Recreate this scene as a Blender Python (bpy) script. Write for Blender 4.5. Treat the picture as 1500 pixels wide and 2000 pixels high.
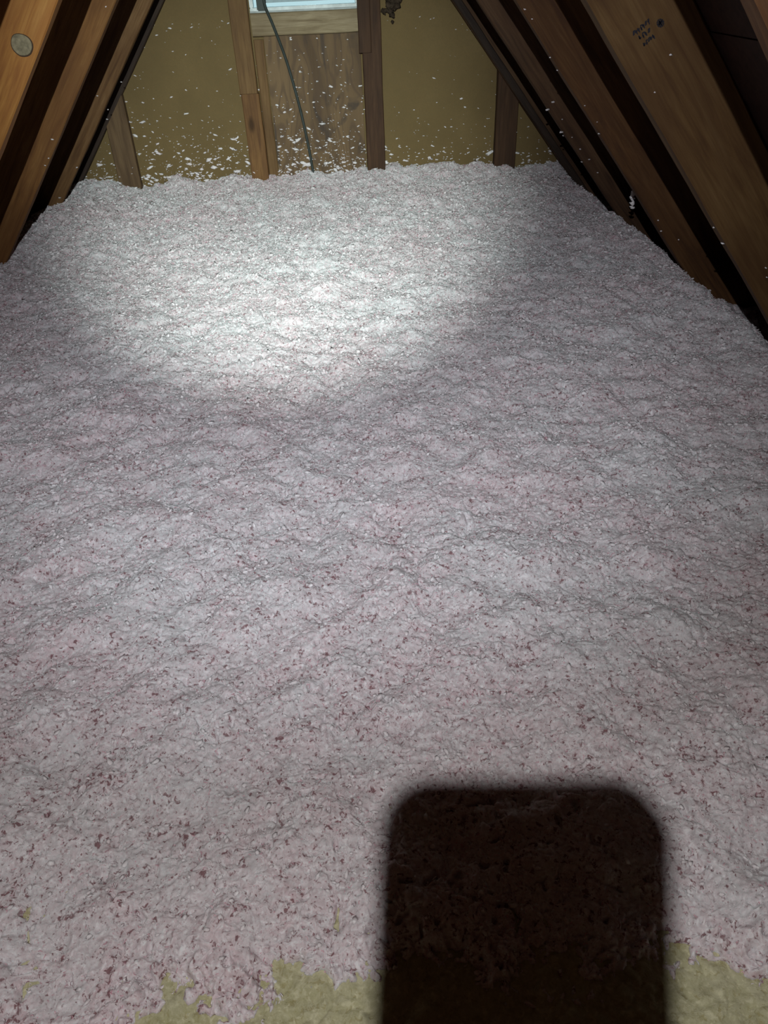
import bpy, bmesh, math, random
import numpy as np
from mathutils import Vector, Matrix, Euler, noise as mnoise

# ------------------------------------------------------------------ clear
for o in list(bpy.data.objects):
    bpy.data.objects.remove(o, do_unlink=True)
C = bpy.context.scene.collection
SC = bpy.context.scene

# ------------------------------------------------------------------ camera
PITCH, ROLL, YAW, FPX = 0.64434, -0.0462, 0.04653, 1439.33
fwd = Vector((math.sin(YAW) * math.cos(PITCH), math.cos(YAW) * math.cos(PITCH), -math.sin(PITCH)))
r0 = Vector((math.cos(YAW), -math.sin(YAW), 0)); u0 = r0.cross(fwd)
cam_r = r0 * math.cos(ROLL) + u0 * math.sin(ROLL)
cam_u = -r0 * math.sin(ROLL) + u0 * math.cos(ROLL)
cd = bpy.data.cameras.new('camera')
cam = bpy.data.objects.new('camera', cd); C.objects.link(cam)
cam.matrix_world = Matrix(((cam_r.x, cam_u.x, -fwd.x, 0), (cam_r.y, cam_u.y, -fwd.y, 0), (cam_r.z, cam_u.z, -fwd.z, 0), (0, 0, 0, 1)))
cd.sensor_fit = 'VERTICAL'; cd.sensor_height = 24.0
cd.lens = FPX / 2000 * 24.0
cd.clip_start = 0.01
SC.camera = cam

# ------------------------------------------------------------------ world: pale daylight outside
w = bpy.data.worlds.new('world'); SC.world = w; w.use_nodes = True
bg = w.node_tree.nodes['Background']
bg.inputs[0].default_value = (0.62, 0.86, 0.92, 1); bg.inputs[1].default_value = 1.0

# ------------------------------------------------------------------ flashlight light (held behind and above the phone)
PHONE_TOP = cam_u * .0235 - cam_r * .0135
_d = cam_r * ((1014 - 750) / FPX) + cam_u * ((1000 - 1512) / FPX) + fwd
LPOS = PHONE_TOP + .30 * (PHONE_TOP - _d * (-.742 / _d.z))
HOT = Vector((-0.14, 2.72, -0.745))
def spot(name, target, deg, blend, power, col, radius=0.0043):
    l = bpy.data.lights.new(name, 'SPOT'); l.spot_size = math.radians(deg); l.spot_blend = blend
    l.energy = power; l.color = col; l.shadow_soft_size = radius
    o = bpy.data.objects.new(name, l); C.objects.link(o); o.location = LPOS
    o.rotation_euler = (Vector(target) - LPOS).to_track_quat('-Z', 'Y').to_euler()
    return o
LIGHTS = [
    spot('torch_core', HOT + Vector((-.03, .52, 0)), 37, 1.0, 370, (0.87, 1.0, 0.93)),
    spot('torch_beam', HOT + Vector((0.05, 0.1, 0)), 84, 1.0, 70, (0.885, 0.94, 1.0)),
    spot('torch_spill', (-0.03, 0.62, -0.745), 128, 1.0, 25, (1.0, 0.972, 0.945)),
]
# dim warm fill with no built source, added to lift the phone shadow
hl = bpy.data.lights.new('added_fill', 'AREA'); hl.shape = 'RECTANGLE'; hl.size = .65; hl.size_y = .5; hl.energy = 6.0; hl.color = (1.0, .74, .62)
ho = bpy.data.objects.new('added_fill', hl); C.objects.link(ho); ho.location = (0.0, -.82, -.74)
ho.rotation_euler = (math.pi, 0, 0)            # faces straight up behind the camera
SC.view_settings.view_transform = 'Standard'; SC.view_settings.look = 'None'
SC.view_settings.gamma = 1; SC.view_settings.exposure = -0.15
try: SC.view_settings.use_curve_mapping = False
except Exception: pass

# ------------------------------------------------------------------ numbers of the place (metres, camera lens at the origin)
ZR, XC = 0.555, -0.064          # inner ridge line of the rafters
TR, TL = 1.232, 1.288           # slopes right, left
YW = 3.408                      # gable wall face
D = 0.138                        # rafter depth
ZF = -0.745                     # top of the insulation

# ------------------------------------------------------------------ helpers
def link(name, me, mat=None, parent=None):
    o = bpy.data.objects.new(name, me); C.objects.link(o)
    if mat: me.materials.append(mat)
    if parent: o.parent = parent
    return o
def empty(name, loc=(0, 0, 0), rot=None):
    o = bpy.data.objects.new(name, None); C.objects.link(o); o.location = loc
    o.empty_display_size = 0.05
    if rot: o.rotation_euler = rot
    return o
def tag(o, label=None, cat=None, group=None, kind=None):
    if label: o['label'] = label
    if cat: o['category'] = cat
    if group: o['group'] = group
    if kind: o['kind'] = kind
    return o
def bm_mesh(name, bm, smooth=False):
    me = bpy.data.meshes.new(name); bm.normal_update(); bm.to_mesh(me); bm.free()
    if smooth:
        me.polygons.foreach_set('use_smooth', [True] * len(me.polygons))
    return me
def box(bm, x0, x1, y0, y1, z0, z1):
    vs = [bm.verts.new(p) for p in ((x0,y0,z0),(x1,y0,z0),(x1,y1,z0),(x0,y1,z0),(x0,y0,z1),(x1,y0,z1),(x1,y1,z1),(x0,y1,z1))]
    for f in ((0,3,2,1),(4,5,6,7),(0,1,5,4),(1,2,6,5),(2,3,7,6),(3,0,4,7)):
        bm.faces.new([vs[i] for i in f])
def plank_mesh(name, L, H, T, seed=0, wob=0.0015, n=None, bev=0.003):
    """board along local X (0..L), width Z (0..H), thickness Y (0..T); sawn faces with slight waves and eased edges"""
    n = n or max(4, int(L / 0.04))
    b = bev
    prof = [(b,0),(T-b,0),(T,b),(T,H*0.33),(T,H*0.66),(T,H-b),(T-b,H),(b,H),(0,H-b),(0,H*0.66),(0,H*0.33),(0,b)]
    bm = bmesh.new(); rings = []
    for i in range(n + 1):
        x = L * i / n; ring = []
        for (y, z) in prof:
            k = mnoise.noise_vector(Vector((x * 5 + seed * 7.3, y * 18, z * 14)))
            k2 = mnoise.noise_vector(Vector((x * 28 + seed * 3.1, y * 40, z * 40)))
            ring.append(bm.verts.new((x, y + k.y * wob + k2.y * wob * .4, z + k.z * wob * 1.3 + k2.z * wob * .5)))
        rings.append(ring)
    m = len(prof)
    for i in range(n):
        for j in range(m):
            bm.faces.new((rings[i][j], rings[i][(j+1) % m], rings[i+1][(j+1) % m], rings[i+1][j]))
    bm.faces.new(rings[0]); bm.faces.new(list(reversed(rings[-1])))
    bmesh.ops.recalc_face_normals(bm, faces=bm.faces)
    return bm_mesh(name, bm)

# ------------------------------------------------------------------ materials
def nt(name):
    m = bpy.data.materials.new(name); m.use_nodes = True
    t = m.node_tree; t.nodes.clear()
    out = t.nodes.new('ShaderNodeOutputMaterial'); bs = t.nodes.new('ShaderNodeBsdfPrincipled')
    t.links.new(bs.outputs[0], out.inputs[0])
    return m, t, bs
def N(t, typ, **k):
    n = t.nodes.new(typ)
    for a, v in k.items():
        if a in n.inputs: n.inputs[a].default_value = v
        else: setattr(n, a, v)
    return n
def noise(t, vec, scale, detail=3, rough=.55, dist=0):
    n = t.nodes.new('ShaderNodeTexNoise'); n.inputs['Scale'].default_value = scale
    n.inputs['Detail'].default_value = detail; n.inputs['Roughness'].default_value = rough
    n.inputs['Distortion'].default_value = dist
    t.links.new(vec, n.inputs['Vector']); return n.outputs['Fac']
def ramp(t, fac, stops, interp='LINEAR'):
    r = t.nodes.new('ShaderNodeValToRGB'); r.color_ramp.interpolation = interp
    e = r.color_ramp.elements
    while len(e) < len(stops): e.new(0.5)
    for i, (p, c) in enumerate(stops):
        e[i].position = p; e[i].color = (c, c, c, 1) if isinstance(c, (int, float)) else (*c, 1)
    t.links.new(fac, r.inputs[0]); return r.outputs[0]
def mix(t, fac, a, b, mode='MIX'):
    n = t.nodes.new('ShaderNodeMix'); n.data_type = 'RGBA'; n.blend_type = mode
    for s, v in ((n.inputs[0], fac), (n.inputs[6], a), (n.inputs[7], b)):
        if hasattr(v, 'links') or isinstance(v, bpy.types.NodeSocket): t.links.new(v, s)
        else: s.default_value = v if isinstance(v, (int, float)) else (*v, 1)
    return n.outputs[2]
def math_(t, op, a, b=None):
    n = t.nodes.new('ShaderNodeMath'); n.operation = op
    for s, v in ((n.inputs[0], a), (n.inputs[1], b)):
        if v is None: continue
        if isinstance(v, bpy.types.NodeSocket): t.links.new(v, s)
        else: s.default_value = v
    return n.outputs[0]
def mapping(t, scale=(1,1,1), loc=(0,0,0), rot=(0,0,0)):
    tc = t.nodes.new('ShaderNodeTexCoord'); mp = t.nodes.new('ShaderNodeMapping')
    mp.inputs['Scale'].default_value = scale; mp.inputs['Location'].default_value = loc; mp.inputs['Rotation'].default_value = rot
    t.links.new(tc.outputs['Object'], mp.inputs['Vector']); return mp.outputs[0]
def bump(t, bs, h, strength, dist):
    b = t.nodes.new('ShaderNodeBump'); b.inputs['Strength'].default_value = strength; b.inputs['Distance'].default_value = dist
    t.links.new(h, b.inputs['Height']); t.links.new(b.outputs[0], bs.inputs['Normal'])

def wood(name, light, mid, dark, seed=0., fig=1.0, axis='x', knots=True, rough=.75):
    """sawn lumber, grain along local X (or Z)"""
    m, t, bs = nt(name)
    sc = (1.6, 22, 22) if axis == 'x' else (22, 22, 1.6)
    v = mapping(t, sc, (seed * 3.7, seed * 1.3, seed * 5.1))
    v2 = mapping(t, (2.2, 7, 7) if axis == 'x' else (7, 7, 2.2), (seed * 2.1, seed, seed))
    g = noise(t, v, 3.0, 6, .6, .6)
    blot = noise(t, v2, 1.2, 4, .6, .5)
    col = ramp(t, g, [(.30, dark), (.48, mid), (.68, light)])
    col = mix(t, ramp(t, blot, [(.35, 1.0), (.62, 0.0)]), col, mix(t, .62, col, dark))
    fine = noise(t, mapping(t, (8, 160, 160) if axis == 'x' else (160, 160, 8)), 2.0, 3, .6)
    col = mix(t, ramp(t, fine, [(.3, .35), (.6, 0.0)]), col, dark)
    if knots:
        vo = t.nodes.new('ShaderNodeTexVoronoi'); vo.inputs['Scale'].default_value = 2.3
        t.links.new(mapping(t, (1, 2.2, 2.2) if axis == 'x' else (2.2, 2.2, 1), (seed * 9.1, seed * 4.3, seed * 2.9)), vo.inputs['Vector'])
        kn = ramp(t, vo.outputs['Distance'], [(.035, 1.0), (.085, 0.0)])
        col = mix(t, math_(t, 'MULTIPLY', kn, .75), col, tuple(c * .35 for c in dark))
    t.links.new(col, bs.inputs['Base Color']); bs.inputs['Roughness'].default_value = rough
    bs.inputs['Specular IOR Level'].default_value = .25
    bump(t, bs, math_(t, 'ADD', g, math_(t, 'MULTIPLY', fine, .5)), .35, .002)
    return m

def fibre(name, white, pink, deep, speck=1.0, sc=1.0, sss=0.0):
    m, t, bs = nt(name)
    v = mapping(t, (1, 1, 1))
    big = noise(t, v, 2.6 * sc, 3, .6, .4)
    med = noise(t, v, 22 * sc, 4, .65, .8)
    fin = noise(t, v, 120 * sc, 4, .7, 1.2)
    f = math_(t, 'ADD', math_(t, 'MULTIPLY', big, .55), math_(t, 'MULTIPLY', med, .45))
    pk = ramp(t, f, [(.40, 0.0), (.60, 1.0)])
    col = mix(t, pk, white, pink)
    col = mix(t, ramp(t, fin, [(.42, .0), (.66, .8)]), col, tuple(min(1, c * 1.12) for c in white))
    # fine specks of the deep colour, sunk a little in the bump
    s1 = noise(t, v, 150 * sc, 3, .6, .5)
    s0 = noise(t, mapping(t, (1, 1, 1), (2, 8, 3)), 80 * sc, 3, .6, .5)
    s2 = noise(t, mapping(t, (1, 1, 1), (4, 7, 1)), 260 * sc, 2, .5, .3)
    thr = math_(t, 'ADD', s1, math_(t, 'MULTIPLY', math_(t, 'SUBTRACT', med, .5), .35))
    sp = math_(t, 'MAXIMUM', ramp(t, thr, [(.60, 0.0), (.66, .80 * speck)]), ramp(t, s0, [(.665, 0.0), (.71, .7 * speck)]))
    sp2 = ramp(t, s2, [(.60, 0.0), (.70, .50 * speck)])
    wt = noise(t, mapping(t, (1, 1, 1), (9, 2, 5)), 150 * sc, 3, .6, .6)
    col = mix(t, ramp(t, wt, [(.54, 0.0), (.66, .9)]), col, tuple(min(1, c * 1.25) for c in white))
    col = mix(t, ramp(t, wt, [(.30, .45), (.46, 0.0)]), col, tuple(c * .72 for c in pink))
    col = mix(t, math_(t, 'MAXIMUM', sp, sp2), col, deep)
    t.links.new(col, bs.inputs['Base Color']); bs.inputs['Roughness'].default_value = .95
    bs.inputs['Specular IOR Level'].default_value = .1
    h = math_(t, 'SUBTRACT', math_(t, 'ADD', fin, math_(t, 'MULTIPLY', noise(t, v, 420 * sc, 3, .7, 1.0), .5)), math_(t, 'MULTIPLY', sp, .6))
    bump(t, bs, h, .5, .002)
    bs.inputs['Subsurface Weight'].default_value = sss; bs.inputs['Subsurface Radius'].default_value = (1.0, .75, .8); bs.inputs['Subsurface Scale'].default_value = .006
    return m

M_INS = fibre('pink_fibreglass', (.69, .67, .69), (.68, .55, .58), (.19, .06, .07), sss=.8)
M_FLECK = fibre('white_fibreglass_tuft', (.80, .78, .80), (.80, .70, .72), (.6, .4, .42), speck=.3)
M_PINKF = fibre('pink_fibre', (.72, .50, .55), (.62, .30, .38), (.35, .10, .14), speck=.3)
M_YEL = fibre('yellow_fibreglass', (.52, .50, .34), (.44, .42, .24), (.30, .24, .08), speck=.5)

W_L1 = wood('wood_orange_pine', (0.3567, 0.1817, 0.0498), (0.2878, 0.1291, 0.02988), (0.1726, 0.06215, 0.01494), 1)
W_L2 = wood('wood_brown_pine', (0.2463, 0.1224, 0.03941), (0.1872, 0.08303, 0.02399), (0.09853, 0.03933, 0.012), 2)
W_L3 = wood('wood_umber_pine', (0.2069, 0.1137, 0.04918), (0.1478, 0.07428, 0.02811), (0.07883, 0.03496, 0.01405), 3)
W_DK = wood('wood_near_black', (0.07, 0.045, 0.03), (0.045, 0.028, 0.02), (0.02, 0.012, 0.01), 4, knots=False)  # near-black wood for the last left rafter and the right edge strip
W_R1 = wood('wood_tan_pine', (0.1342, 0.07895, 0.03042), (0.1006, 0.05303, 0.01724), (0.0559, 0.02467, 0.008114), 5)
W_R2 = wood('wood_red_pine', (0.1314, 0.06569, 0.0257), (0.09707, 0.04284, 0.01428), (0.04855, 0.01999, 0.008568), 6)
W_R3 = wood('wood_grey_brown_pine', (0.1188, 0.06462, 0.03291), (0.088, 0.04309, 0.02094), (0.044, 0.02154, 0.01197), 7)
W_S1 = wood('wood_weathered_stud', (0.2323, 0.1482, 0.077), (0.1646, 0.1014, 0.0525), (0.08712, 0.0507, 0.028), 8, axis='x')
W_S2a = wood('wood_stud_grey_tan', (0.2345, 0.1385, 0.05907), (0.1798, 0.1008, 0.04028), (0.1016, 0.05354, 0.02416), 9)
W_S2b = wood('wood_stud_orange', (0.252, 0.132, 0.048), (0.192, 0.096, 0.036), (0.102, 0.048, 0.021), 10)
W_S3 = wood('wood_stud_dark_brown', (0.09184, 0.04681, 0.02486), (0.06732, 0.03305, 0.01741), (0.03672, 0.01928, 0.01243), 11)
W_SILL = wood('wood_weathered_sill', (0.3912, 0.316, 0.2041), (0.2795, 0.2162, 0.1286), (0.1397, 0.09568, 0.05292), 12, knots=False)
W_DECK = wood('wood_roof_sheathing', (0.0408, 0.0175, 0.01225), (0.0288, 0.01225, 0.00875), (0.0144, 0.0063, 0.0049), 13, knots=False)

def wall_mat():
    m, t, bs = nt('fibreboard_olive')
    v = mapping(t)
    a = noise(t, v, 3.2, 4, .6, .3); b = noise(t, v, 180, 3, .7)
    c = noise(t, mapping(t, (1, 1, 14)), 9, 3, .6)
    col = ramp(t, a, [(.3, (.140, .090, .032)), (.55, (.172, .112, .041)), (.75, (.198, .132, .053))])
    col = mix(t, ramp(t, b, [(.35, .35), (.65, 0.0)]), col, (.12, .085, .035))
    col = mix(t, ramp(t, c, [(.3, .25), (.6, 0.0)]), col, (.15, .105, .04))
    t.links.new(col, bs.inputs['Base Color']); bs.inputs['Roughness'].default_value = .85
    bump(t, bs, b, .4, .002); return m
M_WALL = wall_mat()

def ply_mat():
    m, t, bs = nt('plywood_grain_figure')
    v = mapping(t, (5.5, 1, 1.5), (.35, 0, .23))
    n1 = noise(t, v, 1.5, 2, .5, .9)
    band = math_(t, 'SINE', math_(t, 'MULTIPLY', n1, 62.0))
    grain = noise(t, mapping(t, (60, 20, 3)), 2, 4, .6)
    col = ramp(t, n1, [(.3, (0.09392, 0.05419, 0.02601)), (.5, (0.1662, 0.102, 0.04913)), (.7, (0.1951, 0.1211, 0.0578))])
    dk = ramp(t, band, [(.35, 0.0), (1.0, .6)])
    col = mix(t, dk, col, (.085, .05, .03))
    k = noise(t, mapping(t, (9, 1, 4), (1.3, 0, 2.2)), 1.0, 3, .6, 1.5)
    col = mix(t, ramp(t, k, [(.55, 0.0), (.66, .85)]), col, (.05, .035, .028))
    col = mix(t, ramp(t, grain, [(.3, .4), (.6, 0.0)]), col, (.11, .07, .035))
    t.links.new(col, bs.inputs['Base Color']); bs.inputs['Roughness'].default_value = .8
    bump(t, bs, grain, .3, .002); return m
M_PLY = ply_mat()

def plain(name, col, rough=.6, spec=.3, metal=0, var=.12, scale=40):
    m, t, bs = nt(name)
    n = noise(t, mapping(t), scale, 4, .6)
    c = mix(t, ramp(t, n, [(.35, 1.0), (.65, 0.0)]), col, tuple(x * (1 - var * 2) for x in col))
    t.links.new(c, bs.inputs['Base Color']); bs.inputs['Roughness'].default_value = rough
    bs.inputs['Specular IOR Level'].default_value = spec; bs.inputs['Metallic'].default_value = metal
    bump(t, bs, n, .15, .001); return m
M_WHITE = plain('white_vinyl', (.78, .84, .84), .45)
M_GREY = plain('grey_aluminium_track', (.42, .46, .46), .5)
M_SASH = plain('blue_grey_sash_paint', (.30, .42, .46), .4)
M_CABLE = plain('dark_green_cable', (.045, .055, .05), .55)
M_INK = plain('black_lumber_ink', (.022, .022, .03), .8, .1)
M_KNOT = plain('grey_green_knot', (.20, .165, .105), .7, .2, var=.25, scale=90)
M_KNOTRIM = plain('dark_knot_bark', (.05, .03, .02), .9, .1)
M_DEBRIS = plain('dark_debris', (.07, .05, .035), .95, .05, var=.3, scale=80)
M_BODY = plain('black_phone_case', (.02, .02, .022), .5)
M_LENS = plain('lens_glass_dark', (.01, .01, .015), .1, .5)
M_TORCH = plain('black_anodised_torch', (.03, .03, .032), .4, .5)
M_WEB = plain('dusty_cobweb', (.62, .60, .60), .9, .1)
m, t, bs = nt('window_glass')
bs.inputs['Base Color'].default_value = (.9, .97, .97, 1); bs.inputs['Roughness'].default_value = .02
bs.inputs['Transmission Weight'].default_value = 1.0; bs.inputs['IOR'].default_value = 1.45
M_GLASS = m

# ------------------------------------------------------------------ the setting
YB = -1.5                                            # back end of the attic behind the photographer
aR, aL = math.atan(TR), math.atan(TL)
def roof_frame(side):
    a = aR if side > 0 else aL
    d = Vector((side * math.cos(a), 0, -math.sin(a)))       # down the slope
    n = Vector((side * math.sin(a), 0, math.cos(a)))        # outward normal
    return d, n
for side in (1, -1):
    d, n = roof_frame(side)
    bm = bmesh.new()
    ridge = Vector((XC, 0, ZR))
    # sheathing boards laid as one surface, each course slightly proud
    s = -0.13; k = 0
    while s < 1.95:
        s2 = min(s + .138, 1.95); off = D + .001 + (k % 2) * .0015
        pts = []
        for (ss, oo) in ((s, off), (s2, off), (s2, off + .02), (s, off + .02)):
            pts.append(ridge + d * ss + n * oo)
        a_ = [bm.verts.new((p.x, YB, p.z)) for p in pts]; b_ = [bm.verts.new((p.x, YW + .02, p.z)) for p in pts]
        for i in range(4):
            bm.faces.new((a_[i], a_[(i+1) % 4], b_[(i+1) % 4], b_[i]))
        bm.faces.new(a_); bm.faces.new(list(reversed(b_)))
        s = s2 + .0015; k += 1
    bmesh.ops.recalc_face_normals(bm, faces=bm.faces)
    me = bm_mesh('ceiling', bm)
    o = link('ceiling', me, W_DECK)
    tag(o, kind='structure', label='dark roof sheathing boards of the %s slope behind the rafters' % ('right' if side > 0 else 'left'))
    # outer skin so no daylight leaks between courses
    bm = bmesh.new()
    pts = [ridge + d * ss + n * oo for (ss, oo) in ((-.2, D + .025), (2.0, D + .025), (2.0, D + .04), (-.2, D + .04))]
    a_ = [bm.verts.new((p.x, YB - .05, p.z)) for p in pts]; b_ = [bm.verts.new((p.x, YW + .05, p.z)) for p in pts]
    for i in range(4): bm.faces.new((a_[i], a_[(i+1) % 4], b_[(i+1) % 4], b_[i]))
    bm.faces.new(a_); bm.faces.new(list(reversed(b_)))
    bmesh.ops.recalc_face_normals(bm, faces=bm.faces)
    tag(link('roofing_felt', bm_mesh('roofing_felt', bm), M_CABLE, o))

# gable wall with the window opening
WX0, WX1, WZ0, WZ1 = -0.262, 0.149, -0.150, 0.36
bm = bmesh.new()
box(bm, -1.7, WX0, YW, YW + .018, -1.1, .8)
box(bm, WX1, 1.7, YW, YW + .018, -1.1, .8)
box(bm, WX0, WX1, YW, YW + .018, -1.1, WZ0)
box(bm, WX0, WX1, YW, YW + .018, WZ1, .8)
tag(link('wall_far', bm_mesh('wall_far', bm), M_WALL), kind='structure', label='olive brown fibreboard gable wall')
bm = bmesh.new(); box(bm, -1.7, 1.7, YB - .02, YB, -1.1, .8)
tag(link('wall_near', bm_mesh('wall_near', bm), M_WALL), kind='structure')
bm = bmesh.new(); box(bm, -1.9, 1.9, YB - .05, YW + .05, -1.12, -1.10)
tag(link('floor', bm_mesh('floor', bm), W_DECK), kind='structure')

# window
wroot = empty('window_1', ((WX0 + WX1) / 2, YW, WZ0)); tag(wroot, kind='structure', label='small daylit window at the top of the gable wall')
hw = (WX1 - WX0) / 2; H = WZ1 - WZ0
bm = bmesh.new()
fw = .022
box(bm, -hw, hw, -.006, .05, .0, .016)                # bottom rail
box(bm, -hw, hw, -.006, .05, H - fw, H)
box(bm, -hw, -hw + .014, -.006, .05, .016, H - fw)
box(bm, hw - .010, hw, -.006, .05, .016, H - fw)
bmesh.ops.bevel(bm, geom=list(bm.edges), offset=.0025, segments=2, affect='EDGES')
link('window_frame', bm_mesh('window_frame', bm), M_WHITE, wroot)
bm = bmesh.new()
box(bm, -hw + .034, hw - .012, .006, .03, .0295, .052)
bmesh.ops.bevel(bm, geom=list(bm.edges), offset=.002, segments=2, affect='EDGES')
link('sash_rail', bm_mesh('sash_rail', bm), M_SASH, wroot)
bm = bmesh.new(); box(bm, -hw, hw, -.016, -.0065, -.004, .006)
link('track', bm_mesh('track', bm), M_GREY, wroot)
bm = bmesh.new(); box(bm, -hw + .028, -hw + .062, -.020, -.004, .006, .060)
bmesh.ops.bevel(bm, geom=list(bm.edges), offset=.004, segments=2, affect='EDGES')
link('latch', bm_mesh('latch', bm), M_CABLE, wroot)
bm = bmesh.new(); box(bm, -hw + .010, hw - .006, .016, .020, .012, H - .01)
link('pane', bm_mesh('pane', bm), M_GLASS, wroot)

# ------------------------------------------------------------------ rafters
def rafter(side, y, mat, label, seed, z_end=-0.98, y_t=.038, group=None, name='rafter', s0=-0.02, dep=D):
    """y = near face. Root empty at the foot, board in a child mesh laid along the slope"""
    a = aR if side > 0 else aL
    d, n = roof_frame(side)
    L = (ZR - z_end) / math.sin(a)
    me = plank_mesh(name, L - s0, dep, y_t, seed)
    o = link(name, me, mat)
    # local X = down slope, local Z = outward normal, local Y = world Y (handedness fixed below)
    org = Vector((XC, y, ZR)) + d * s0
    X = d; Z = n; Y = Z.cross(X)
    if Y.y < 0: org = org + Vector((0, y_t, 0))
    o.matrix_world = Matrix(((X.x, Y.x, Z.x, org.x), (X.y, Y.y, Z.y, org.y), (X.z, Y.z, Z.z, org.z), (0, 0, 0, 1)))
    tag(o, label, 'rafter')
    return o
T2 = .019
RA = {}
RA['L0'] = rafter(-1, 1.283 - T2, W_L2, 'left rafter nearest the photographer, mostly outside the frame', 10)
RA['L1'] = rafter(-1, 1.893 - T2, W_L1, 'broad orange-brown left rafter with a large round grey knot', 1)
RA['L2'] = rafter(-1, 2.503 - T2, W_L2, 'second left rafter, brown, its foot at the left edge of the insulation', 2)
RA['L3'] = rafter(-1, 3.113 - T2, W_L3, 'thinner-looking umber left rafter third from the front', 3)
RA['L4'] = rafter(-1, YW - .040, W_DK, 'blackish left rafter against the gable wall', 4)
RA['R0'] = rafter(1, 0.864 - T2, W_R2, 'right rafter just showing in the top right corner', 5)
RA['R1'] = rafter(1, 1.474 - T2, W_R1, 'widest right rafter, tan, with a black lumber stamp', 6)
RA['R2'] = rafter(1, 2.084 - T2, W_R2, 'reddish brown right rafter left of the stamped one', 7)
RA['R3'] = rafter(1, 2.694 - T2, W_R3, 'grey-brown right rafter dotted with white insulation flecks', 8)
RA['R4'] = rafter(1, 3.33, W_R3, 'right rafter nearest the gable wall, only a thin lit strip of it showing', 9)
RA['N4'] = rafter(1, 3.305, W_DK, 'thin blackish strip along the edge of the right rafter nearest the gable wall', 19, name='edge_strip', y_t=.022, dep=.027)  # near-black strip set along the inner edge of the last right rafter
RA['N4']['category'] = 'wood strip'
rafter(1, 0.254 - T2, W_R2, 'right rafter beside the photographer, outside the frame', 15)
rafter(1, -0.356 - T2, W_R2, 'right rafter behind the photographer, outside the frame', 16)
rafter(-1, 0.673 - T2, W_L2, 'left rafter beside the photographer, outside the frame', 17)
rafter(-1, 0.063 - T2, W_L2, 'left rafter level with the photographer, outside the frame', 18)
# ridge board
bm = bmesh.new(); box(bm, XC - .012, XC + .012, YB, YW - .001, ZR + .02, ZR + .17)
tag(link('ridge_board', bm_mesh('ridge_board', bm), W_DECK), 'long dark ridge board where the rafters meet', 'ridge board')

# ------------------------------------------------------------------ studs on the gable wall
def upright(x0, x1, z0, z1, th, mat, name, seed, lean=0.0, parent=None, yoff=0.0):
    me = plank_mesh(name, z1 - z0, x1 - x0, th, seed)
    o = link(name, me, mat, parent)
    # local X -> up, local Z -> world X, local Y -> toward wall
    up = Vector((lean, 0, 1)).normalized(); Xw = Vector((1, 0, -lean)).normalized(); Yw_ = Xw.cross(up)   # points -Y
    org = Vector((x0, YW - .001 - yoff, z0))
    o.matrix_world = Matrix(((up.x, Yw_.x, Xw.x, org.x), (up.y, Yw_.y, Xw.y, org.y), (up.z, Yw_.z, Xw.z, org.z), (0, 0, 0, 1)))
    return o
tag(upright(-.888, -.800, -.80, -.30, .038, W_S1, 'wall_stud', 21), 'weathered grey stud at the left, half hidden behind the left rafters', 'wall stud')
s2 = empty('wall_stud', (-.30, YW - .02, -.80))
tag(s2, 'two-toned stud left of the window, orange below and greyish above', 'wall stud')
def child(o, p):
    o.parent = p; o.matrix_parent_inverse = Matrix.Translation(p.location).inverted()
a_ = upright(-.338, -.268, -.412, .50, .038, W_S2a, 'upper_length', 22); child(a_, s2)
b_ = upright(-.334, -.263, -.80, -.4125, .042, W_S2b, 'lower_length', 23); child(b_, s2)
a_['label'] = 'greyish tan upper length'; b_['label'] = 'orange-brown lower length'
tag(upright(.156, .231, -.80, .50, .038, W_S3, 'wall_stud', 24), 'dark brown stud right of the window', 'wall stud')
tag(upright(.697, .787, -.80, -.10, .038, W_S3, 'wall_stud', 25), 'darkest stud at the right, its head behind the right rafters', 'wall stud')
# dark cripple block overlapping the stud at window height
tag(upright(.143, .190, -.292, -.02, .012, W_S3, 'trimmer_block', 26, yoff=.040), 'short dark block nailed over the stud right of the window', 'block')
# sill
me = plank_mesh('rough_sill', .409, .074, .032, 27)
o = link('rough_sill', me, W_SILL); o.matrix_world = Matrix(((1, 0, 0, -.261), (0, 1, 0, YW - .034), (0, 0, 1, -.2235), (0, 0, 0, 1)))
tag(o, 'pale weathered board lying below the window between two studs', 'sill board')
# plywood panel between the studs under the window, and a lighter strip beside it
bm = bmesh.new(); box(bm, -.222, .150, YW - .010, YW - .001, -.80, -.2245)
bmesh.ops.bevel(bm, geom=list(bm.edges), offset=.001, segments=1, affect='EDGES')
tag(link('plywood_panel', bm_mesh('plywood_panel', bm), M_PLY), 'brown grained plywood panel below the window', 'panel')
tag(upright(-.262, -.2235, -.80, -.235, .012, W_S2a, 'edge_strip', 28), 'narrow yellowish strip between the two-toned stud and the plywood panel', 'wood strip')

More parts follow.
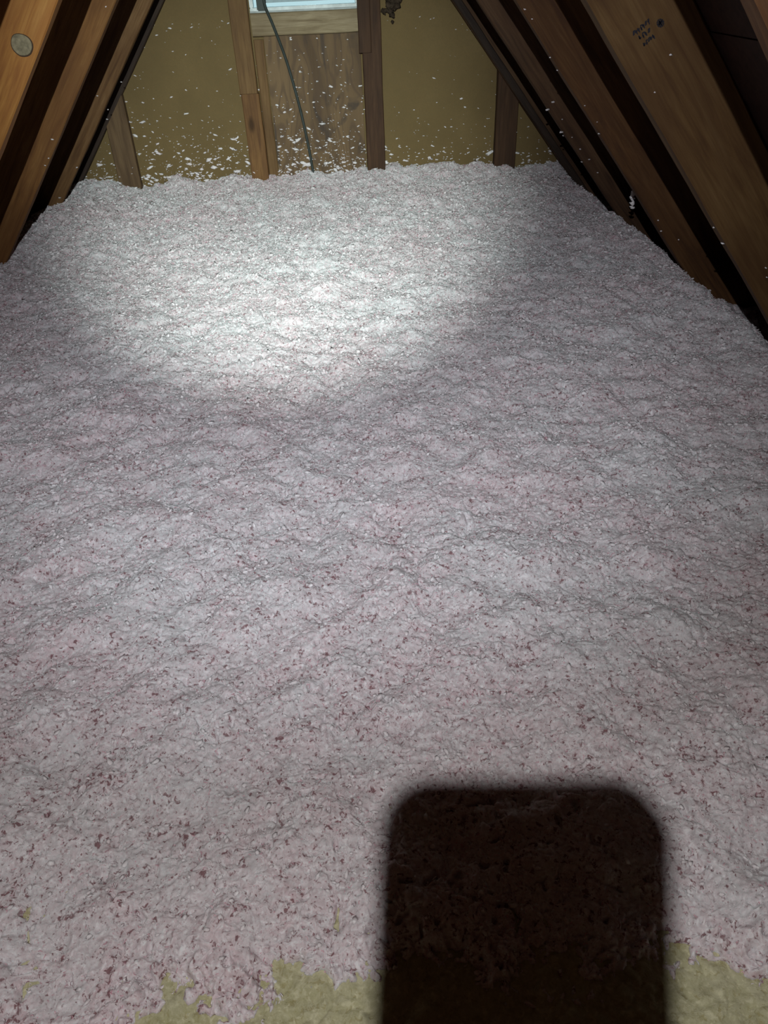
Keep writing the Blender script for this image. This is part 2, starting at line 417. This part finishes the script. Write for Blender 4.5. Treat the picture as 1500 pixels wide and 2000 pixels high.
# ------------------------------------------------------------------ cable
def tube(name, pts, r, mat, seg=8, parent=None, sub=6, taper=None):
    P = [Vector(p) for p in pts]; Q = []
    for i in range(len(P) - 1):
        p0 = P[max(i-1, 0)]; p1 = P[i]; p2 = P[i+1]; p3 = P[min(i+2, len(P)-1)]
        for k in range(sub):
            u = k / sub
            Q.append(.5 * ((2*p1) + (-p0+p2)*u + (2*p0-5*p1+4*p2-p3)*u*u + (-p0+3*p1-3*p2+p3)*u**3))
    Q.append(P[-1])
    bm = bmesh.new(); rings = []
    for i, q in enumerate(Q):
        tg = (Q[min(i+1, len(Q)-1)] - Q[max(i-1, 0)]).normalized()
        a = tg.orthogonal().normalized() if i == 0 else (pa - tg * pa.dot(tg)).normalized()
        pa = a; b = tg.cross(a)
        rr = r * (taper(i / (len(Q)-1)) if taper else 1)
        rings.append([bm.verts.new(q + a * math.cos(2*math.pi*j/seg) * rr + b * math.sin(2*math.pi*j/seg) * rr) for j in range(seg)])
    for i in range(len(Q)-1):
        for j in range(seg):
            bm.faces.new((rings[i][j], rings[i][(j+1) % seg], rings[i+1][(j+1) % seg], rings[i+1][j]))
    bm.faces.new(rings[0]); bm.faces.new(list(reversed(rings[-1])))
    bmesh.ops.recalc_face_normals(bm, faces=bm.faces)
    return link(name, bm_mesh(name, bm, True), mat, parent)
M3 = (cam_r, cam_u, fwd)
def at(px, py, Y):
    d = cam_r * ((px - 750) / FPX) + cam_u * ((1000 - py) / FPX) + fwd
    return d * (Y / d.y)
CAB = [(-0.215, 3.35, 0.05), (-0.203, 3.345, -0.085), (-0.199, 3.345, -0.13), (-0.178, 3.36, -0.19), (-0.142, 3.385, -0.31),
       (-0.110, 3.388, -0.46), (-0.090, 3.385, -0.59), (-0.078, 3.38, -0.70), (-0.075, 3.375, -0.78)]
o = tube('cable', CAB, .0055, M_CABLE); tag(o, 'dark green cable hanging from the window into the insulation', 'cable')

# ------------------------------------------------------------------ knot and stamp on the rafters
def disc_part(name, parent, centre, rx, ry, normal, up, mat, th=.0012, n=28, seed=0, rough=.08):
    nrm = Vector(normal).normalized(); U = Vector(up).normalized(); V = nrm.cross(U)
    bm = bmesh.new(); c = Vector(centre); top = []; bot = []
    for i in range(n):
        a = 2 * math.pi * i / n
        k = 1 + rough * mnoise.noise(Vector((math.cos(a) * 1.5 + seed, math.sin(a) * 1.5, seed)))
        p = c + U * math.cos(a) * rx * k + V * math.sin(a) * ry * k
        top.append(bm.verts.new(p + nrm * th)); bot.append(bm.verts.new(p - nrm * .001))
    mid = bm.verts.new(c + nrm * th * 1.3)
    for i in range(n):
        bm.faces.new((top[i], top[(i+1) % n], mid)); bm.faces.new((bot[i], bot[(i+1) % n], top[(i+1) % n], top[i]))
    bmesh.ops.recalc_face_normals(bm, faces=bm.faces)
    o = link(name, bm_mesh(name, bm), mat)
    o.parent = parent; o.matrix_parent_inverse = parent.matrix_world.inverted()
    return o
bpy.context.view_layer.update()
kc = at(43, 88, 1.893 - T2)
disc_part('knot_rim', RA['L1'], kc, .0215, .0225, (0, -1, 0), (0, 0, 1), M_KNOTRIM, .0012, seed=3)
k_ = disc_part('knot', RA['L1'], kc + Vector((0, -.0015, .0008)), .0195, .0205, (0, -1, 0), (0, 0, 1), M_KNOT, .0015, seed=3)
k_['label'] = 'round grey-green knot'
# lumber stamp: faded ink marks in three short rows and a round mark
random.seed(5)
bm = bmesh.new()
YS = 1.474 - T2 - .0008
def ink(p, q, wd):
    A, B = at(p[0], p[1], YS), at(q[0], q[1], YS); dr = (B - A).normalized(); nn = Vector((-dr.z, 0, dr.x)) * wd
    vs = [bm.verts.new(v + Vector((0, dy, 0))) for dy in (0, .0006) for v in (A - nn, B - nn, B + nn, A + nn)]
    for f in ((0,1,2,3),(7,6,5,4),(0,4,5,1),(1,5,6,2),(2,6,7,3),(3,7,4,0)): bm.faces.new([vs[i] for i in f])
for (p, q, n) in (((1236, 66), (1269, 39), 7), ((1248, 73), (1271, 57), 4), ((1257, 87), (1279, 67), 5)):
    for i in range(n):
        u0_, u1_ = (i + .08) / n, (i + .78) / n
        P = [p[j] + (q[j] - p[j]) * u0_ for j in (0, 1)]; Q = [p[j] + (q[j] - p[j]) * u1_ for j in (0, 1)]
        for k in range(3):
            j = random.uniform(-1.2, 1.2)
            if random.random() < .5: ink((P[0] + k * 1.5 - 1, P[1] - 3 + k), (P[0] + k * 1.5 + 1, P[1] + 3 + k), .0008)
            else: ink((P[0], P[1] - 3 + 3 * k + j * .3), (Q[0], Q[1] - 3 + 3 * k), .0010)
for i in range(10):
    a0, a1 = i * .628, i * .628 + .5
    for rr in (6.5, 3.5):
        ink((1290 + rr * math.cos(a0), 45 + rr * 1.15 * math.sin(a0)), (1290 + rr * math.cos(a1), 45 + rr * 1.15 * math.sin(a1)), .0010)
ink((1286, 49), (1294, 40), .0014); ink((1287, 41), (1293, 50), .0011)
bmesh.ops.recalc_face_normals(bm, faces=bm.faces)
o = link('lumber_stamp', bm_mesh('lumber_stamp', bm), M_INK); o.parent = RA['R1']; o.matrix_parent_inverse = RA['R1'].matrix_world.inverted()
o['label'] = 'faded black ink stamp in short rows'

# ------------------------------------------------------------------ insulation
rng = np.random.default_rng(11)
def vnoise(x, y, seed):
    r = np.random.default_rng(seed); T = r.random((256, 256)).astype(np.float32)
    an = r.random() * 6.28; c, s = math.cos(an), math.sin(an)
    X = c * x - s * y + r.random() * 99; Yv = s * x + c * y + r.random() * 99
    xi = np.floor(X).astype(np.int64); yi = np.floor(Yv).astype(np.int64)
    fx = (X - xi).astype(np.float32); fy = (Yv - yi).astype(np.float32)
    fx = fx * fx * (3 - 2 * fx); fy = fy * fy * (3 - 2 * fy)
    x0 = xi & 255; x1 = (xi + 1) & 255; y0 = yi & 255; y1 = (yi + 1) & 255
    return (T[y0, x0] * (1 - fx) + T[y0, x1] * fx) * (1 - fy) + (T[y1, x0] * (1 - fx) + T[y1, x1] * fx) * fy
def billow(x, y, sc, seed):
    # rounded lumps parted by creases
    wx = vnoise(x * sc * .7, y * sc * .7, seed + 50) - .5; wy = vnoise(x * sc * .7, y * sc * .7, seed + 60) - .5
    return np.abs(2 * vnoise(x * sc + wx * 1.1, y * sc + wy * 1.1, seed) - 1)
def sstep(a, b, v):
    u = np.clip((v - a) / (b - a), 0, 1); return u * u * (3 - 2 * u)

def heightfield(name, mat, nx, ny, ya, yb, xl, xr, hfun, power=1.7, kx=.45):
    v = np.linspace(0, 1, ny); Yr = ya + (yb - ya) * (v * .35 + .65 * v ** power)
    s = np.linspace(-1, 1, nx)
    S_, YY = np.meshgrid(s, Yr)
    k = kx + (1 - kx) * sstep(0.2, 2.2, YY)
    f = k * S_ + (1 - k) * S_ ** 3
    X = np.where(f < 0, f * xl, f * xr)
    Z = hfun(X, YY)
    # small sideways shove makes lumps overhang a little
    X2 = X + (vnoise(X * 75, YY * 75, 901) - .5) * .008; Y2 = YY + (vnoise(X * 75, YY * 75, 902) - .5) * .008
    Y2 = np.minimum(Y2, yb)
    co = np.stack([X2, Y2, Z], -1).astype(np.float32).reshape(-1, 3)
    i = np.arange((ny - 1) * (nx - 1)); r = i // (nx - 1); c = i % (nx - 1); a = r * nx + c
    F = np.stack([a, a + 1, a + nx + 1, a + nx], -1).astype(np.int32)
    me = bpy.data.meshes.new(name)
    me.vertices.add(len(co)); me.vertices.foreach_set('co', co.ravel())
    me.loops.add(F.size); me.loops.foreach_set('vertex_index', F.ravel())
    me.polygons.add(len(F)); me.polygons.foreach_set('loop_start', np.arange(0, F.size, 4, dtype=np.int32))
    me.polygons.foreach_set('loop_total', np.full(len(F), 4, dtype=np.int32))
    me.polygons.foreach_set('use_smooth', np.ones(len(F), dtype=bool))
    me.update(calc_edges=True)
    return link(name, me, mat)

def ins_base(x, y):
    z = np.full_like(x, ZF - .012)
    z += (vnoise(x * 2.1, y * 2.1, 1) - .5) * .030 + (vnoise(x * 5.2, y * 5.2, 2) - .5) * .020
    z -= .105 * sstep(.965, 1.10, x) + .03 * sstep(1.10, 1.2, x)              # falls away into the right eave
    z -= .045 * sstep(-1.08, -1.2, x) * 1.0
    z += .030 * sstep(-.75, -1.0, x) * sstep(2.2, 3.2, y)
    z += .022 * sstep(3.25, 3.41, y) * vnoise(x * 9, y * 3, 77) * 1.6          # banked against the wall
    return z
def ins_h(x, y):
    z = ins_base(x, y)
    z += (vnoise(x * 13, y * 13, 3) - .5) * .020 + (vnoise(x * 31, y * 31, 4) - .5) * .010 * (1 + .35 * y) + np.sqrt(billow(x, y, 48, 5)) * .0028
    z += np.sqrt(billow(x, y, 110, 6)) * .0034 + np.sqrt(billow(x, y, 240, 7)) * .0024 + (vnoise(x * 520, y * 520, 8) - .5) * .0010 + .006
    # scattered small holes between tufts
    p = vnoise(x * 120, y * 120, 9) + .25 * (vnoise(x * 14, y * 14, 19) - .5); z -= .009 * sstep(.80, .92, p)
    # thins out over the yellow batt at the hatch
    edge = .292 + (vnoise(x * 7, y * 7, 12) - .5) * .04 + (vnoise(x * 38, y * 38, 13) - .5) * .045 + (vnoise(x * 130, y * 130, 14) - .5) * .035 + (vnoise(x * 300, y * 300, 15) - .5) * .02 \
        - .10 * sstep(-.20, -.32, x) - .020 * sstep(.0, .1, x) + .015 * sstep(.2, .3, x)
    z -= .030 * sstep(edge + .045, edge - .06, y)
    return z
ins = heightfield('blown_insulation', M_INS, 1250, 1800, 0.02, YW - .002, 1.30, 1.30, ins_h)
tag(ins, 'deep bed of fluffy pink and white blown insulation covering the attic floor', 'insulation', kind='stuff')
def yel_h(x, y):
    z = np.full_like(x, ZF - .020)
    z += (vnoise(x * 6, y * 6, 31) - .5) * .012 + billow(x, y, 30, 32) * .006 + billow(x, y, 90, 33) * .0035 + billow(x, y, 230, 34) * .0015
    return z
yb_ = heightfield('fibreglass_batt', M_YEL, 700, 420, -0.45, 0.50, .75, .75, yel_h, 1.0, 1.0)
tag(yb_, 'yellow fibreglass batt showing at the bottom edge under thinning pink insulation', 'insulation batt')

# loose tufts lying on the bed and flecks stuck on wood: irregular little puffs
def puff_template(seed, sub=1):
    bm = bmesh.new(); bmesh.ops.create_icosphere(bm, subdivisions=sub, radius=1)
    for v in bm.verts:
        k = mnoise.noise_vector(v.co * 1.3 + Vector((seed, seed * 2, 0)))
        v.co += k * .75
    co = np.array([v.co[:] for v in bm.verts], dtype=np.float32); f = np.array([[v.index for v in p.verts] for p in bm.faces], dtype=np.int32)
    bm.free(); return co, f
TPL = [puff_template(i * 3.3 + 1, 2) for i in range(8)]
TPL1 = [puff_template(i * 2.7 + 1, 1) for i in range(8)]
def puffs(name, mat, items, parent=None, tpl=None):
    """items: (centre, a, b, c axis vectors scaled)"""
    cs, fs, base = [], [], 0
    for i, (c, a, b, n) in enumerate(items):
        co, f = (tpl or TPL)[i % 8]
        A = np.array([a, b, n], dtype=np.float32)
        cs.append(co @ A + np.array(c, dtype=np.float32)); fs.append(f + base); base += len(co)
    co = np.concatenate(cs); F = np.concatenate(fs)
    me = bpy.data.meshes.new(name)
    me.vertices.add(len(co)); me.vertices.foreach_set('co', co.ravel())
    me.loops.add(F.size); me.loops.foreach_set('vertex_index', F.ravel())
    me.polygons.add(len(F)); me.polygons.foreach_set('loop_start', np.arange(0, F.size, 3, dtype=np.int32))
    me.polygons.foreach_set('loop_total', np.full(len(F), 3, dtype=np.int32))
    me.polygons.foreach_set('use_smooth', np.ones(len(F), dtype=bool))
    me.update(calc_edges=True)
    return link(name, me, mat, parent)

random.seed(3)
items = []
for i in range(9000):
    y = .02 + 3.36 * random.random() ** 1.25; x = random.uniform(-1.18, 1.15)
    if y < .30 and -.27 < x and random.random() < .3: continue
    items.append([x, y])
XY = np.array(items); zz = ins_h(XY[:, 0], XY[:, 1]); it2 = []
for (x, y), z in zip(items, zz):
    s = random.uniform(.0012, .0026) * (1 + .45 * y)
    e = Euler((random.uniform(-.6, .6), random.uniform(-.6, .6), random.uniform(0, 6.28))).to_matrix()
    it2.append(((x, y, float(z) + s * .25), e @ Vector((s * random.uniform(1, 2.2), 0, 0)), e @ Vector((0, s, 0)), e @ Vector((0, 0, s * .6))))
o = puffs('loose_tufts', M_FLECK, it2, None, TPL1)
tag(o, 'countless small white tufts lying loose on the insulation bed', 'insulation', kind='stuff')

# short curled fibres standing off the bed give it its fuzz
def fibre_curls(name, mat, n, seed, ymax=3.39):
    r = np.random.default_rng(seed)
    y = .02 + (ymax - .02) * r.random(n) ** 1.30; x = r.uniform(-1.17, 1.14, n)
    keep = ~((y < .30) & (x > -.24) & (r.random(n) < .35)); x, y = x[keep], y[keep]; n = len(x)
    z = ins_h(x, y)
    K = 5; sc = (1 + .45 * y)
    L = r.uniform(.002, .0055, n) * sc
    th = r.uniform(0, 6.283, n); el = r.uniform(-.1, .9, n); curl = r.normal(0, 1.0, n)
    P = np.zeros((n, K, 3), dtype=np.float32); p = np.stack([x, y, z - .0008], -1)
    for k in range(K):
        P[:, k] = p
        d = np.stack([np.cos(th) * np.cos(el), np.sin(th) * np.cos(el), np.sin(el)], -1)
        p = p + d * (L / (K - 1))[:, None]; th = th + curl; el = el - r.uniform(.1, .7, n)
    cu = bpy.data.hair_curves.new(name); cu.add_curves([K] * n)
    cu.attributes['position'].data.foreach_set('vector', P.ravel())
    rad = np.repeat((r.uniform(.00018, .00042, n) * sc)[:, None], K, 1); rad[:, -1] *= .4
    if 'radius' not in cu.attributes: cu.attributes.new('radius', 'FLOAT', 'POINT')
    cu.attributes['radius'].data.foreach_set('value', rad.astype(np.float32).ravel())
    cu.materials.append(mat)
    o = bpy.data.objects.new(name, cu); C.objects.link(o); return o
tag(fibre_curls('fibre_fuzz', M_FLECK, 300000, 5), 'fine fuzz of white glass fibres over the insulation bed', 'insulation', kind='stuff')
tag(fibre_curls('pink_fibre_fuzz', M_PINKF, 60000, 6), 'fine fuzz of pink glass fibres over the insulation bed', 'insulation', kind='stuff')

# flecks blown onto the gable wall
random.seed(9); items = []
def wall_fleck(x, z, s, yo=0.0):
    ang = random.uniform(-.5, .5); ca, sa = math.cos(ang), math.sin(ang); k = random.uniform(.9, 2.4)
    k = 1 + (k - 1) * .6; s *= .85
    items.append(((x, YW - .002 - yo, z), (s * k * ca, 0, s * k * sa), (-s * .55 * sa, 0, s * .55 * ca), (0, .0025 + s * .25, 0)))
def wall_front(x, z):
    if -.338 < x < -.263: return .040
    if .156 < x < .231: return .038
    if .697 < x < .787: return .038
    if -.888 < x < -.80: return .038
    if -.222 < x < .15 and z < -.2245: return .010
    return 0.0
for i in range(2300):
    x = random.uniform(-1.15, 1.05)
    h = random.expovariate(1 / .075) if random.random() < .8 else random.uniform(0, .58)
    wgt = 1.0 if x < .17 else .40
    if random.random() > wgt: continue
    fr = wall_front(x, ZF + h)
    if fr > .02 and random.random() < .93: continue
    wall_fleck(x, ZF + h - .005, min(.011, .0026 * math.exp(random.gauss(0, .55))) * (1.5 if h < .07 and random.random() < .5 else 1), fr)
for (cx, cz, n, sx, sz) in ((-.06, -.52, 90, .10, .10), (-.06, -.40, 30, .10, .08), (-.75, -.52, 36, .05, .09), (-.52, -.64, 80, .16, .05), (.0, -.66, 110, .13, .04), (.35, -.62, 20, .10, .12), (-.62, -.60, 40, .12, .06)):
    for i in range(n):
        x, z = random.gauss(cx, sx), random.gauss(cz, sz)
        if z < ZF or wall_front(x, z) > .02: continue
        wall_fleck(x, z, min(.012, .0028 * math.exp(random.gauss(0, .6))), wall_front(x, z))
for (px, py, s) in ((408, 312, .013), (370, 320, .010), (435, 330, .010), (556, 218, .008), (580, 272, .008), (310, 300, .010), (703, 167, .006), (620, 158, .007), (366, 310, .011), (655, 330, .012), (385, 338, .012), (940, 325, .014), (955, 322, .012), (1070, 318, .012)):
    p = at(px, py, YW); wall_fleck(p.x, p.z, s, wall_front(p.x, p.z))
o = puffs('wall_flecks', M_FLECK, items)
tag(o, 'countless white insulation flecks clinging low on the gable wall', 'insulation flecks', kind='stuff')

# flecks on the rafters, as seen one by one
def rafter_flecks(pts, Y, label):
    global items
    items = []
    for (px, py, s) in pts:
        p = at(px, py, Y - T2); k = random.uniform(.9, 1.7); s *= .72
        items.append(((p.x, p.y - .001, p.z), (s * k, 0, s * random.uniform(-.3, .3)), (0, 0, s * .7), (0, .003, 0)))
    o = puffs('rafter_flecks', M_FLECK, items); tag(o, label, 'insulation flecks', kind='stuff')
rafter_flecks([(1080,199,.005),(1069,214,.006),(1098,233,.003),(1096,258,.006),(1100,265,.004),(1117,268,.003),(1133,291,.004),(1151,311,.004),(1167,337,.003),(1136,316,.003)], 2.694, 'white flecks dotted on the grey-brown right rafter')
rafter_flecks([(1285,430,.003),(1291,451,.003),(1325,468,.003),(1166,238,.002),(1170,261,.003),(1074,112,.0025),(1088,137,.0025),(1025,18,.003),(1039,37,.002),(1142,206,.002)], 2.084, 'small white flecks on the reddish right rafter')
rafter_flecks([(1393,444,.0022),(1411,475,.003),(1495,523,.0025),(1497,541,.0018),(1310,107,.003),(1278,180,.002)], 1.474, 'few small flecks on the stamped right rafter')
rafter_flecks([(207,13,.003),(102,272,.0035),(95,309,.003),(88,323,.003)], 2.503, 'small white flecks on the second left rafter')
rafter_flecks([(237,160,.003),(190,187,.003),(211,214,.0035),(150,327,.004),(117,386,.005)], 3.113, 'small white flecks on the third left rafter')

# fluffy wisp hanging between the right rafters
wr = empty('hanging_wisp', tuple(at(1236, 409, 2.3)))
tag(wr, 'pale fluffy wisp hanging in the dark gap between two right rafters', 'wisp')
pts = [at(1237, 366, 2.3), at(1238, 376, 2.3), at(1235, 386, 2.3), at(1236, 396, 2.3), at(1235, 408, 2.3)]
s_ = tube('strand', [p - Vector(wr.location) for p in pts], .0012, M_WEB, 6, wr)
random.seed(2); it3 = []
for k in range(26):
    u = random.random() * 4; i = min(int(u), 3); p = pts[i].lerp(pts[i+1], u - i) - Vector(wr.location)
    s = random.uniform(.0015, .004)
    it3.append(((p.x + random.gauss(0, .0025), p.y, p.z), (s * random.uniform(1, 2), 0, 0), (0, s, 0), (0, 0, s * .8)))
puffs('fluff', M_FLECK, it3, wr)

# dark clump on the wall to the right of the window stud
random.seed(4); items = []
for k in range(45):
    p = at(766 + random.gauss(0, 8), 8 + random.gauss(0, 10), YW); s = random.uniform(.005, .012)
    items.append(((p.x, YW - .006, p.z), (s * random.uniform(.8, 1.4), 0, 0), (0, .007, 0), (0, 0, s)))
o = puffs('debris_clump', M_DEBRIS, items); tag(o, 'dark dusty clump on the wall right of the window, at the top edge', 'debris')

# ------------------------------------------------------------------ the phone taking the photograph and the torch held behind it (they cast the shadow and the beam)
ph = empty('smartphone'); 
W_, H_, TH = .0715, .155, .0085
top = PHONE_TOP
cen = top - cam_u * (H_ / 2) - fwd * (.0025 + TH / 2)
ph.matrix_world = Matrix(((cam_r.x, cam_u.x, -fwd.x, cen.x), (cam_r.y, cam_u.y, -fwd.y, cen.y), (cam_r.z, cam_u.z, -fwd.z, cen.z), (0, 0, 0, 1)))
tag(ph, 'black smartphone held up to take the picture, seen only by its shadow', 'phone')
def rrect(bm, w_, h_, r, z0, z1, n=8):
    a = []; b = []
    for (cx, cy, s0_) in ((w_/2 - r, h_/2 - r, 0), (-w_/2 + r, h_/2 - r, 1), (-w_/2 + r, -h_/2 + r, 2), (w_/2 - r, -h_/2 + r, 3)):
        for i in range(n + 1):
            an = (s0_ + i / n) * math.pi / 2; x, y = cx + r * math.cos(an), cy + r * math.sin(an)
            a.append(bm.verts.new((x, y, z0))); b.append(bm.verts.new((x, y, z1)))
    m_ = len(a)
    for i in range(m_): bm.faces.new((a[i], a[(i+1) % m_], b[(i+1) % m_], b[i]))
    bm.faces.new(list(reversed(a))); bm.faces.new(b)
bm = bmesh.new(); rrect(bm, W_, H_, .0135, -TH/2, TH/2); link('phone_body', bm_mesh('phone_body', bm), M_BODY, ph)
bm = bmesh.new(); rrect(bm, W_ - .005, H_ - .005, .009, TH/2, TH/2 + .0004); link('screen', bm_mesh('screen', bm), M_LENS, ph)
bm = bmesh.new(); rrect(bm, .03, .012, .005, -TH/2 - .0015, -TH/2, 5)
o = link('lens_bar', bm_mesh('lens_bar', bm), M_LENS, ph); o.location = (.0135 - .0, H_/2 - .0235, 0)

tr = empty('flashlight'); dv = (HOT - LPOS).normalized(); q = dv.to_track_quat('Z', 'Y')
tr.rotation_euler = q.to_euler(); tr.location = LPOS
tag(tr, 'small black flashlight held above and behind the phone', 'flashlight')
def lathe(name, prof, mat, parent, n=32):
    bm = bmesh.new(); rings = [[bm.verts.new((r * math.cos(2*math.pi*j/n), r * math.sin(2*math.pi*j/n), z)) for j in range(n)] for r, z in prof]
    for i in range(len(rings)-1):
        for j in range(n): bm.faces.new((rings[i][j], rings[i][(j+1) % n], rings[i+1][(j+1) % n], rings[i+1][j]))
    bm.faces.new(rings[0]); bm.faces.new(rings[-1]); bmesh.ops.recalc_face_normals(bm, faces=bm.faces)
    return link(name, bm_mesh(name, bm, False), mat, parent)
lathe('torch_body', [(.009, -.115), (.0095, -.11), (.0095, -.045), (.0105, -.042), (.0105, -.035), (.0095, -.032)], M_TORCH, tr)
lathe('torch_head', [(.0095, -.032), (.013, -.022), (.0135, -.010), (.0125, -.008)], M_TORCH, tr)
lathe('torch_lens', [(.0118, -.008), (.0118, -.0065), (.006, -.0055)], M_WHITE, tr)
